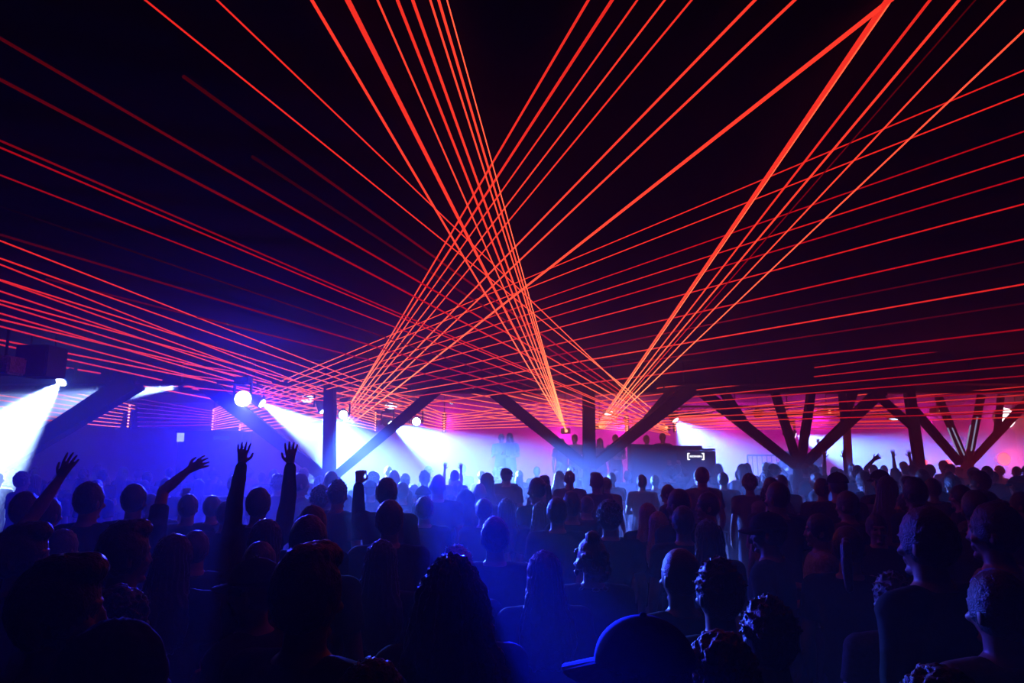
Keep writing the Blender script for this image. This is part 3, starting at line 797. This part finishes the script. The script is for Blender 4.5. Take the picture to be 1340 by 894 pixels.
def make_cap():
    bm = bmesh.new()
    r = bmesh.ops.create_uvsphere(bm, u_segments=32, v_segments=20, radius=1.0)
    dead = [v for v in r['verts'] if v.co.z < -.02]; bmesh.ops.delete(bm, geom=dead, context='VERTS')
    for v in bm.verts: v.co = HC + V((v.co.x * .096, v.co.y * .112 - .006, v.co.z * .098 + .035))
    ball(bm, HC + V((0, -.006, .134)), (.009, .009, .006), 2)
    bmesh.ops.solidify(bm, geom=bm.faces[:], thickness=.004)
    me = bpy.data.meshes.new('cap'); bm.to_mesh(me); bm.free()
    for p in me.polygons: p.use_smooth = True
    bm = bmesh.new(); n = 16; top, bot = [], []
    for k in range(n + 1):
        a = math.pi * k / n; c, s = math.cos(a), math.sin(a)
        for rr, L in ((1.0, top), (1.0, bot)): pass
        inner = HC + V((.088 * c, .096 * s - .004, .034 - .012 * c * c)); outer = HC + V((.086 * c, .10 * s + .082 * s ** .5 if s > 0 else 0, .022 - .02 * c * c - .012 * s))
        top.append((bm.verts.new(inner + V((0, 0, .003))), bm.verts.new(outer + V((0, 0, .003))))); bot.append((bm.verts.new(inner - V((0, 0, .003))), bm.verts.new(outer - V((0, 0, .003)))))
    for k in range(n):
        bm.faces.new((top[k][0], top[k][1], top[k + 1][1], top[k + 1][0])); bm.faces.new((bot[k][0], bot[k + 1][0], bot[k + 1][1], bot[k][1]))
        bm.faces.new((top[k][1], bot[k][1], bot[k + 1][1], top[k + 1][1])); bm.faces.new((top[k][0], top[k + 1][0], bot[k + 1][0], bot[k][0]))
    bmesh.ops.remove_doubles(bm, verts=bm.verts, dist=.0005); bmesh.ops.recalc_face_normals(bm, faces=bm.faces)
    mb = bpy.data.meshes.new('brim'); bm.to_mesh(mb); bm.free()
    return me, mb
M_SKIN = mat('skin', (.28, .16, .11), .5, .4, var=.12)
M_SKIN_D = mat('dark_skin', (.16, .085, .055), .45, .4, var=.12)
M_HAIR = [hair_mat('black_hair', (.012, .01, .01)), hair_mat('dark_brown_hair', (.03, .018, .012)), hair_mat('brown_hair', (.06, .035, .02)), hair_mat('fair_hair', (.35, .27, .17)), hair_mat('grey_hair', (.4, .4, .4))]
M_CLOTH = [mat('black_cotton', (.012, .012, .014), .9, .1, scale=60), mat('charcoal_cotton', (.035, .035, .04), .9, .1, scale=60), mat('navy_cotton', (.02, .03, .07), .9, .1, scale=60),
           mat('grey_cotton', (.12, .12, .13), .9, .1, scale=60), mat('white_cotton', (.28, .28, .29), .9, .1, scale=60), mat('maroon_cotton', (.10, .02, .025), .9, .1, scale=60), mat('light_blue_cotton', (.25, .4, .6), .9, .1, scale=60)]
M_DENIM = mat('dark_denim', (.02, .025, .05), .9, .1, scale=80)
BODY, SHIRT, HAIR = {}, {}, {}
TROUSERS = make_trousers(); TROUSERS.materials.append(M_DENIM)
CAP, BRIM = make_cap(); CAP.materials.append(M_CLOTH[0]); BRIM.materials.append(M_CLOTH[0])
def lazy(store, key, f, m):
    if key not in store:
        store[key] = f(); store[key].materials.append(m)
    return store[key]
def ob_mat(o, m):
    o.material_slots[0].link = 'OBJECT'; o.material_slots[0].material = m
def person(label, x, y, z, s, rot, pose, hair, skin=0, hcol=0, cloth=0, sleeve='short', mirror=False, group=None):
    t = thing('person', label, 'person', (x, y, z), rot, group)
    t.scale = (-s if mirror else s, s, s)
    b = link('body', lazy(BODY, pose, lambda: make_body(pose), M_SKIN), None, t); ob_mat(b, M_SKIN_D if skin else M_SKIN)
    c = link('shirt', lazy(SHIRT, (pose, sleeve), lambda: make_shirt(pose, sleeve), M_CLOTH[0]), None, t); ob_mat(c, M_CLOTH[cloth])
    link('trousers', TROUSERS, None, t)
    if hair == 'cap':
        h = link('hair', lazy(HAIR, 'cropped', lambda: make_hair('cropped'), M_HAIR[0]), None, t); ob_mat(h, M_HAIR[hcol])
        c = link('cap', CAP, None, t); link('brim', BRIM, None, c)
    elif hair == 'hood':
        link('hood', lazy(HAIR, 'hood', lambda: make_hair('hood'), M_CLOTH[0]), None, t)
    elif hair != 'bald':
        h = link('hair', lazy(HAIR, hair, lambda: make_hair(hair), M_HAIR[0]), None, t); ob_mat(h, M_HAIR[hcol])
    return t
TOP = {'short': 1.775, 'cropped': 1.762, 'quiff': 1.79, 'tousled': 1.795, 'curly': 1.80, 'long': 1.78, 'wavy': 1.78, 'bun': 1.81, 'ponytail': 1.765, 'hood': 1.78, 'cap': 1.772, 'bald': 1.752}
WID = {'curly': .21, 'hood': .22, 'wavy': .225, 'long': .195, 'cap': .195, 'bald': .155, 'cropped': .165}
PLACED = []
def clear(x, y, d):
    return all((x - a) ** 2 + (y - b) ** 2 > d * d for a, b in PLACED)
def put(px, top, w, pose, hair, rot, label, group=None, gap=.40, **k):
    """head at (px, top) w pixels wide: depth from the width, height from the top"""
    D0 = FPX * WID.get(hair, .178) / w
    best = None
    for i in range(60):                         # step back (or forward) until the place is free and the height is human
        D = D0 * (1 + (.012 * ((i + 1) // 2)) * (1 if i % 2 else -1)); p = P(px, top, D); s = p.z / TOP[hair]
        cost = 0 if .9 <= s <= 1.10 else abs(s - 1)
        if clear(p.x, p.y, gap):
            if best is None or cost < best[0] - 1e-6: best = (cost, p, s)
            if cost == 0: break
    if best is None:
        print('NO ROOM', label); p = P(px, top, D0); best = (0, p, p.z / TOP[hair])
    _, p, s = best
    PLACED.append((p.x, p.y))
    return person(label, p.x, p.y, 0, s, math.radians(rot), pose, hair, group=group, **k)
L, R_ = 80, -80        # facing left / right in the photograph
# -- nearest people, one by one
put(160, 806, 128, 'swaying', 'hood', -10, 'hooded person close by in the bottom left corner', hcol=0, cloth=0, sleeve='long')
put(487, 856, 84, 'swaying', 'long', 8, 'person with centre-parted hair rimmed violet at the bottom edge', hcol=1)
put(838, 801, 112, 'swaying', 'cap', 72, 'person in a cap pointing left, close by at the bottom edge', cloth=0)
put(940, 820, 92, 'swaying', 'curly', 10, 'person with shiny blue-lit curls at the bottom edge beside the cap', hcol=1)
put(1228, 864, 92, 'swaying', 'curly', -12, 'person with curls only just showing at the bottom right', hcol=0)
put(1003, 771, 76, 'swaying', 'tousled', -5, 'person with a blue rim down the left cheek, behind the shiny curls', hcol=0)
put(1300, 742, 70, 'swaying', 'short', 8, 'person in maroon at the right edge, in front of the pale blue shirt', cloth=5, sleeve='long')
put(86, 718, 88, 'swaying', 'quiff', -65, 'person with a swept-up fringe facing right, near the left edge', hcol=0)
put(335, 727, 64, 'swaying', 'cap', 78, 'person in a cap with its brim pointing left, left of the big quiff', cloth=0)
put(407, 704, 84, 'relaxed', 'quiff', -25, 'person with a big quiff rimmed violet, in front of the cap wearer', hcol=0)
put(592, 722, 86, 'relaxed', 'wavy', 4, 'person with long spread hair in front of the blue shaft of light', hcol=0)
put(938, 722, 76, 'relaxed', 'tousled', 12, 'person with tousled hair rimmed white, right of the bare-necked man', hcol=0)
put(888, 717, 50, 'relaxed', 'cropped', 20, 'close-cropped person with bare neck and shoulder, left of the tousled hair', hcol=0, skin=1, sleeve='short')
put(1208, 659, 62, 'relaxed', 'short', 24, 'tall person facing left with a lit neck, by the straight post', hcol=0, sleeve='long')
put(1297, 653, 50, 'relaxed', 'short', 42, 'person in a pale blue shirt facing left near the right edge', cloth=6, hcol=1)
put(1165, 742, 54, 'swaying', 'tousled', 0, 'person with a violet-lit shoulder in front of the tall person', cloth=1, skin=1)
# -- second rank
put(35, 679, 54, 'relaxed', 'quiff', -70, 'person with dark quiff in profile facing right at the left edge', hcol=0)
put(85, 690, 38, 'relaxed', 'short', -8, 'person with blue-rimmed hair just right of the left profile', hcol=1)
put(162, 761, 50, 'swaying', 'curly', -20, 'short curly-haired person with a blue rim, behind the swept-up fringe', hcol=1)
put(168, 676, 54, 'relaxed', 'quiff', -40, 'person with tall flat-topped hair left of the long-haired head', hcol=0)
put(230, 696, 50, 'relaxed', 'long', 0, 'person with smooth long hair right of the flat-topped head', hcol=0)
put(258, 692, 27, 'swaying', 'short', 10, 'person whose rimmed hair shows behind the smooth long hair', hcol=1)
put(342, 706, 44, 'relaxed', 'short', 0, 'person with a blue-rimmed crown right behind the left cap', hcol=0)
put(350, 677, 48, 'relaxed', 'long', -8, 'long-haired person below the two raised arms', hcol=0)
put(406, 671, 45, 'relaxed', 'short', 0, 'round dark head above the big quiff', hcol=0)
put(411, 659, 40, 'relaxed', 'short', -10, 'person with a dark head just behind the round dark head', hcol=0)
put(500, 704, 48, 'relaxed', 'long', 0, 'long-haired person left of the blue shaft of light', hcol=0)
put(598, 708, 42, 'relaxed', 'tousled', 0, 'person with pale shining hair seen over the long spread hair', hcol=4)
put(712, 718, 42, 'relaxed', 'long', 5, 'long-haired person right of the blue shaft of light', hcol=0)
put(774, 694, 36, 'relaxed', 'bun', 0, 'person with a topknot and shining wavy hair, right of the blue shaft', hcol=2)
put(1004, 668, 42, 'relaxed', 'cap', 55, 'person with a cap brim pointing left below the four-strut column', hcol=0)
put(1070, 670, 32, 'swaying', 'short', 70, 'person in a pale shirt facing left below the four-strut column', hcol=0, cloth=4)
put(1108, 687, 42, 'relaxed', 'ponytail', -30, 'person with a lit braid hanging beside the pale shirt', hcol=2)
put(1146, 671, 27, 'swaying', 'short', 165, 'person facing the viewer with hand at a brightly lit face', hcol=0)
put(-26, 646, 36, 'wave', 'short', -5, 'person off the left edge raising an open hand', hcol=0)
put(36, 641, 35, 'relaxed', 'short', 0, 'round dark head beside the raised open hand', hcol=0)
put(66, 649, 34, 'relaxed', 'short', -8, 'dark head second from the raised open hand', hcol=0)
put(120, 628, 32, 'relaxed', 'short', -12, 'broad-shouldered person taller than those around, third from the raised hand', hcol=0)
put(178, 631, 29, 'reach', 'short', 0, 'person with an arm stretched up to the right in the blue haze', hcol=0)
put(199, 645, 22, 'fist_up', 'short', 0, 'person holding a fist straight up in the blue haze', hcol=0, mirror=True)
put(340, 636, 30, 'hands_up', 'short', 0, 'person raising both arms straight up left of the left post', hcol=0, sleeve='long')
put(248, 645, 25, 'relaxed', 'short', 0, 'faint head between the raised fist and the two raised arms', hcol=0)
put(279, 647, 24, 'relaxed', 'short', 5, 'dark head left of the two raised arms', hcol=0)
put(298, 654, 26, 'relaxed', 'short', 0, 'dark head touching the left of the two raised arms', hcol=0)
put(394, 618, 19, 'relaxed', 'short', -55, 'person in profile with white-rimmed shoulders right of the raised arms', hcol=0, cloth=3)
put(420, 633, 27, 'relaxed', 'curly', 0, 'curly head at the foot of the left post', hcol=0)
put(443, 625, 24, 'relaxed', 'tousled', -20, 'person with spiky hair and broad dark shoulders beside the raised fist', hcol=0)
put(434, 616, 17, 'relaxed', 'cropped', 0, 'hazy round head right at the left post', hcol=0)
put(507, 623, 27, 'fist_up', 'short', -5, 'person raising a left fist in front of the white glow', hcol=0, sleeve='long')
put(485, 628, 19, 'relaxed', 'cap', 0, 'faded capped head between the raised fist and its owner', hcol=0)
put(516, 615, 14, 'relaxed', 'bald', 0, 'bald head with a bright white rim behind the fist raiser', hcol=0)
put(511, 652, 36, 'relaxed', 'short', 0, 'round dark head in front of the fist raiser', hcol=0)
put(527, 630, 18, 'relaxed', 'short', 0, 'faded head just right of the fist raiser', hcol=0)
put(542, 633, 16, 'relaxed', 'short', 0, 'small faded head second right of the fist raiser', hcol=0)
put(554, 635, 22, 'relaxed', 'cap', 0, 'capped head with a bright rim above the dark-shouldered man', hcol=0, cloth=3)
put(556, 648, 25, 'relaxed', 'short', 0, 'dark-shouldered man with short hair under the capped head', hcol=0)
put(573, 621, 18, 'relaxed', 'bald', 0, 'bald person with bright rim standing in the white glow', hcol=0)
put(592, 624, 11, 'hands_up', 'short', 0, 'small faded figure with raised hands right of the bald person', hcol=0)
put(610, 640, 26, 'relaxed', 'hood', 0, 'hooded shape right of the white glow', hcol=0)
put(628, 632, 17, 'relaxed', 'bald', 0, 'bright-rimmed bald head second right of the glow', hcol=0)
put(634, 651, 24, 'relaxed', 'short', -8, 'short-haired dark head before the bright-rimmed bald head', hcol=0)
put(648, 674, 38, 'relaxed', 'short', 0, 'dark head sunk in the blue light, left of the long-haired person', hcol=0)
put(663, 651, 25, 'relaxed', 'long', 0, 'long-haired head left of the ponytail', hcol=0)
put(679, 621, 12, 'relaxed', 'long', 0, 'pale faded head behind the ponytail', hcol=0)
put(702, 624, 22, 'relaxed', 'ponytail', 42, 'person with a lit ponytail under the strut of the centre column', hcol=2)
put(708, 655, 20, 'relaxed', 'long', 0, 'narrow long-haired head below the ponytail', hcol=1)
put(729, 649, 28, 'relaxed', 'short', 0, 'short-haired dark head left of the taller head below the centre post', hcol=0)
put(748, 641, 25, 'relaxed', 'quiff', 0, 'taller flat-haired head below the centre post', hcol=0)
put(768, 648, 18, 'relaxed', 'short', 0, 'faded head right of the taller flat-haired head', hcol=0)
put(797, 652, 35, 'relaxed', 'curly', 0, 'curly-haired person with wide dark shoulders right of the centre post', hcol=0)
put(847, 657, 20, 'relaxed', 'long', 0, 'fair-haired head right of the curly-haired person', hcol=3)
put(861, 668, 19, 'relaxed', 'long', 0, 'fair long hair lit white beside the dark round head', hcol=3)
put(887, 639, 26, 'relaxed', 'cropped', 38, 'close-cropped head with a white-lit neck below the sign', hcol=1)
put(873, 633, 17, 'swaying', 'short', 60, 'face in profile just left of the white-lit neck', hcol=1)
put(893, 660, 31, 'relaxed', 'short', 0, 'round dark head in front of the white-lit neck', hcol=0)
put(925, 642, 26, 'relaxed', 'short', 75, 'person in profile facing left with a lit cheek and chin', hcol=0)
put(925, 678, 34, 'relaxed', 'long', 0, 'dark long-haired head below the lit profile', hcol=0)
put(1016, 630, 26, 'relaxed', 'cropped', 25, 'tall close-cropped person with lit left side under the four-strut column', hcol=0)
put(1185, 643, 24, 'swaying', 'short', 60, 'profile with lit chin behind the tall person', hcol=0)
put(1255, 633, 22, 'swaying', 'short', 60, 'profile with a lit face below the white-edged column', hcol=0)
put(1334, 642, 24, 'relaxed', 'short', 40, 'head cut by the right edge, below the red lamp', hcol=0)
# raised arms further back
put(886, 607, 10, 'phone', 'short', 0, 'person holding both hands up in front of the lit sign', sleeve='long', gap=.35)
put(1018, 609, 9, 'phone', 'short', 0, 'person raising both hands in front of the railing', sleeve='long', gap=.35)
put(1092, 610, 11, 'hands_up', 'short', -30, 'person raising pale hands right of the four-strut column', gap=.35)
put(1122, 608, 12, 'reach', 'short', -20, 'person stretching an arm out past the slender post', gap=.35)
put(1184, 608, 10, 'hands_up', 'short', 0, 'person with raised hands left of the straight post', gap=.35)
# people on the platform
def onstage(px, top, w, hair, rot, pose, label, z=.8, **k):
    D = 20.3 if px < 700 else 18.75
    p = P(px, top, D); s = (p.z - z) / TOP[hair]
    return person(label, p.x, p.y, z, s, math.radians(rot), pose, hair, **k)
onstage(735, 573, 10, 'short', 180, 'relaxed', 'silhouette on the platform left of the centre post')
onstage(752, 568, 10, 'short', 160, 'relaxed', 'silhouette on the platform touching the centre post')
onstage(785, 573, 9, 'long', 180, 'relaxed', 'silhouette on the platform right of the centre post')
onstage(805, 568, 12, 'short', 150, 'swaying', 'broad silhouette on the platform left of the rising strut')
onstage(846, 569, 9, 'short', 200, 'swaying', 'silhouette on the platform right of the rising strut')
onstage(867, 566, 9, 'short', 185, 'swaying', 'tallest silhouette on the platform, behind the booth')
onstage(656, 567, 10, 'short', 180, 'swaying', 'faded figure with a lit face on the platform in the white haze')
onstage(667, 566, 10, 'long', 170, 'swaying', 'second faded figure on the platform in the white haze')
onstage(1030, 590, 9, 'short', 180, 'swaying', 'pale figure behind the railing by the four-strut column', z=.55)
onstage(1064, 588, 9, 'short', 140, 'hands_up', 'pale figure with raised arm right of the four-strut column', z=.55)
onstage(309, 571, 10, 'short', 160, 'swaying', 'figure behind the raised counter beneath the flaring lamp', z=.6)
# -- the packed crowd further back: rows of small heads
def zone(px):
    for x, w in ((170, 'below the hazy left wall'), (330, 'below the raised counter'), (450, 'at the left post'), (600, 'under the white glow'),
                 (720, 'below the sloping strut'), (830, 'at the centre post'), (960, 'below the lit sign'), (1130, 'at the four-strut column'), (1225, 'at the straight post')):
        if px < x: return w
    return 'below the white-edged column'
rnd = random.Random(11)
rows = [(4.6, .62), (5.4, .62), (6.3, .62), (7.3, .66), (8.4, .68), (9.7, .70), (11.2, .74), (12.8, .80), (14.9, .9), (16.9, .8)]
POSTS = [(o.location.x, o.location.y) for o in COL.objects if o.get('category') == 'column']
nfar = 0
for D, step in rows:
    x = -.78 * D + rnd.random() * step
    while x < (.84 if D > 6 else .8) * D:
        dx, dy = x + rnd.uniform(-.12, .12), D + rnd.uniform(-.3, .3)
        x += step * rnd.uniform(.9, 1.25) * (.78 if x / D > .2 and D > 7 else 1)
        if not clear(dx, dy, .5 if px < 860 else .44) or any((dx - a) ** 2 + (dy - b) ** 2 < .45 ** 2 for a, b in POSTS): continue
        px = CX + FPX * dx / dy
        if D < 9 and px < 930: continue         # here the photograph shows the gaps
        if D < 6 and px < 1010: continue
        hair = rnd.choice(['short', 'short', 'short', 'quiff', 'tousled', 'long', 'long', 'cropped', 'curly', 'ponytail', 'cap'])
        s = rnd.uniform(.93, 1.04) if px < 860 else rnd.uniform(.97, 1.07); PLACED.append((dx, dy)); z = zone(px); nfar += 1
        far = 'small heads in the packed crowd ' if D > 8 else 'dim heads in mid crowd '
        person(('one of the ' + far + z), dx, dy, 0, s, rnd.gauss(0, .35), rnd.choice(['relaxed', 'relaxed', 'swaying']), hair, hcol=rnd.choice([0, 0, 1, 1, 2]), cloth=rnd.choice([0, 0, 1, 1, 2, 3]),
               skin=rnd.random() < .25, group=far + z)
print('FAR', nfar, 'PEOPLE', len(PLACED))
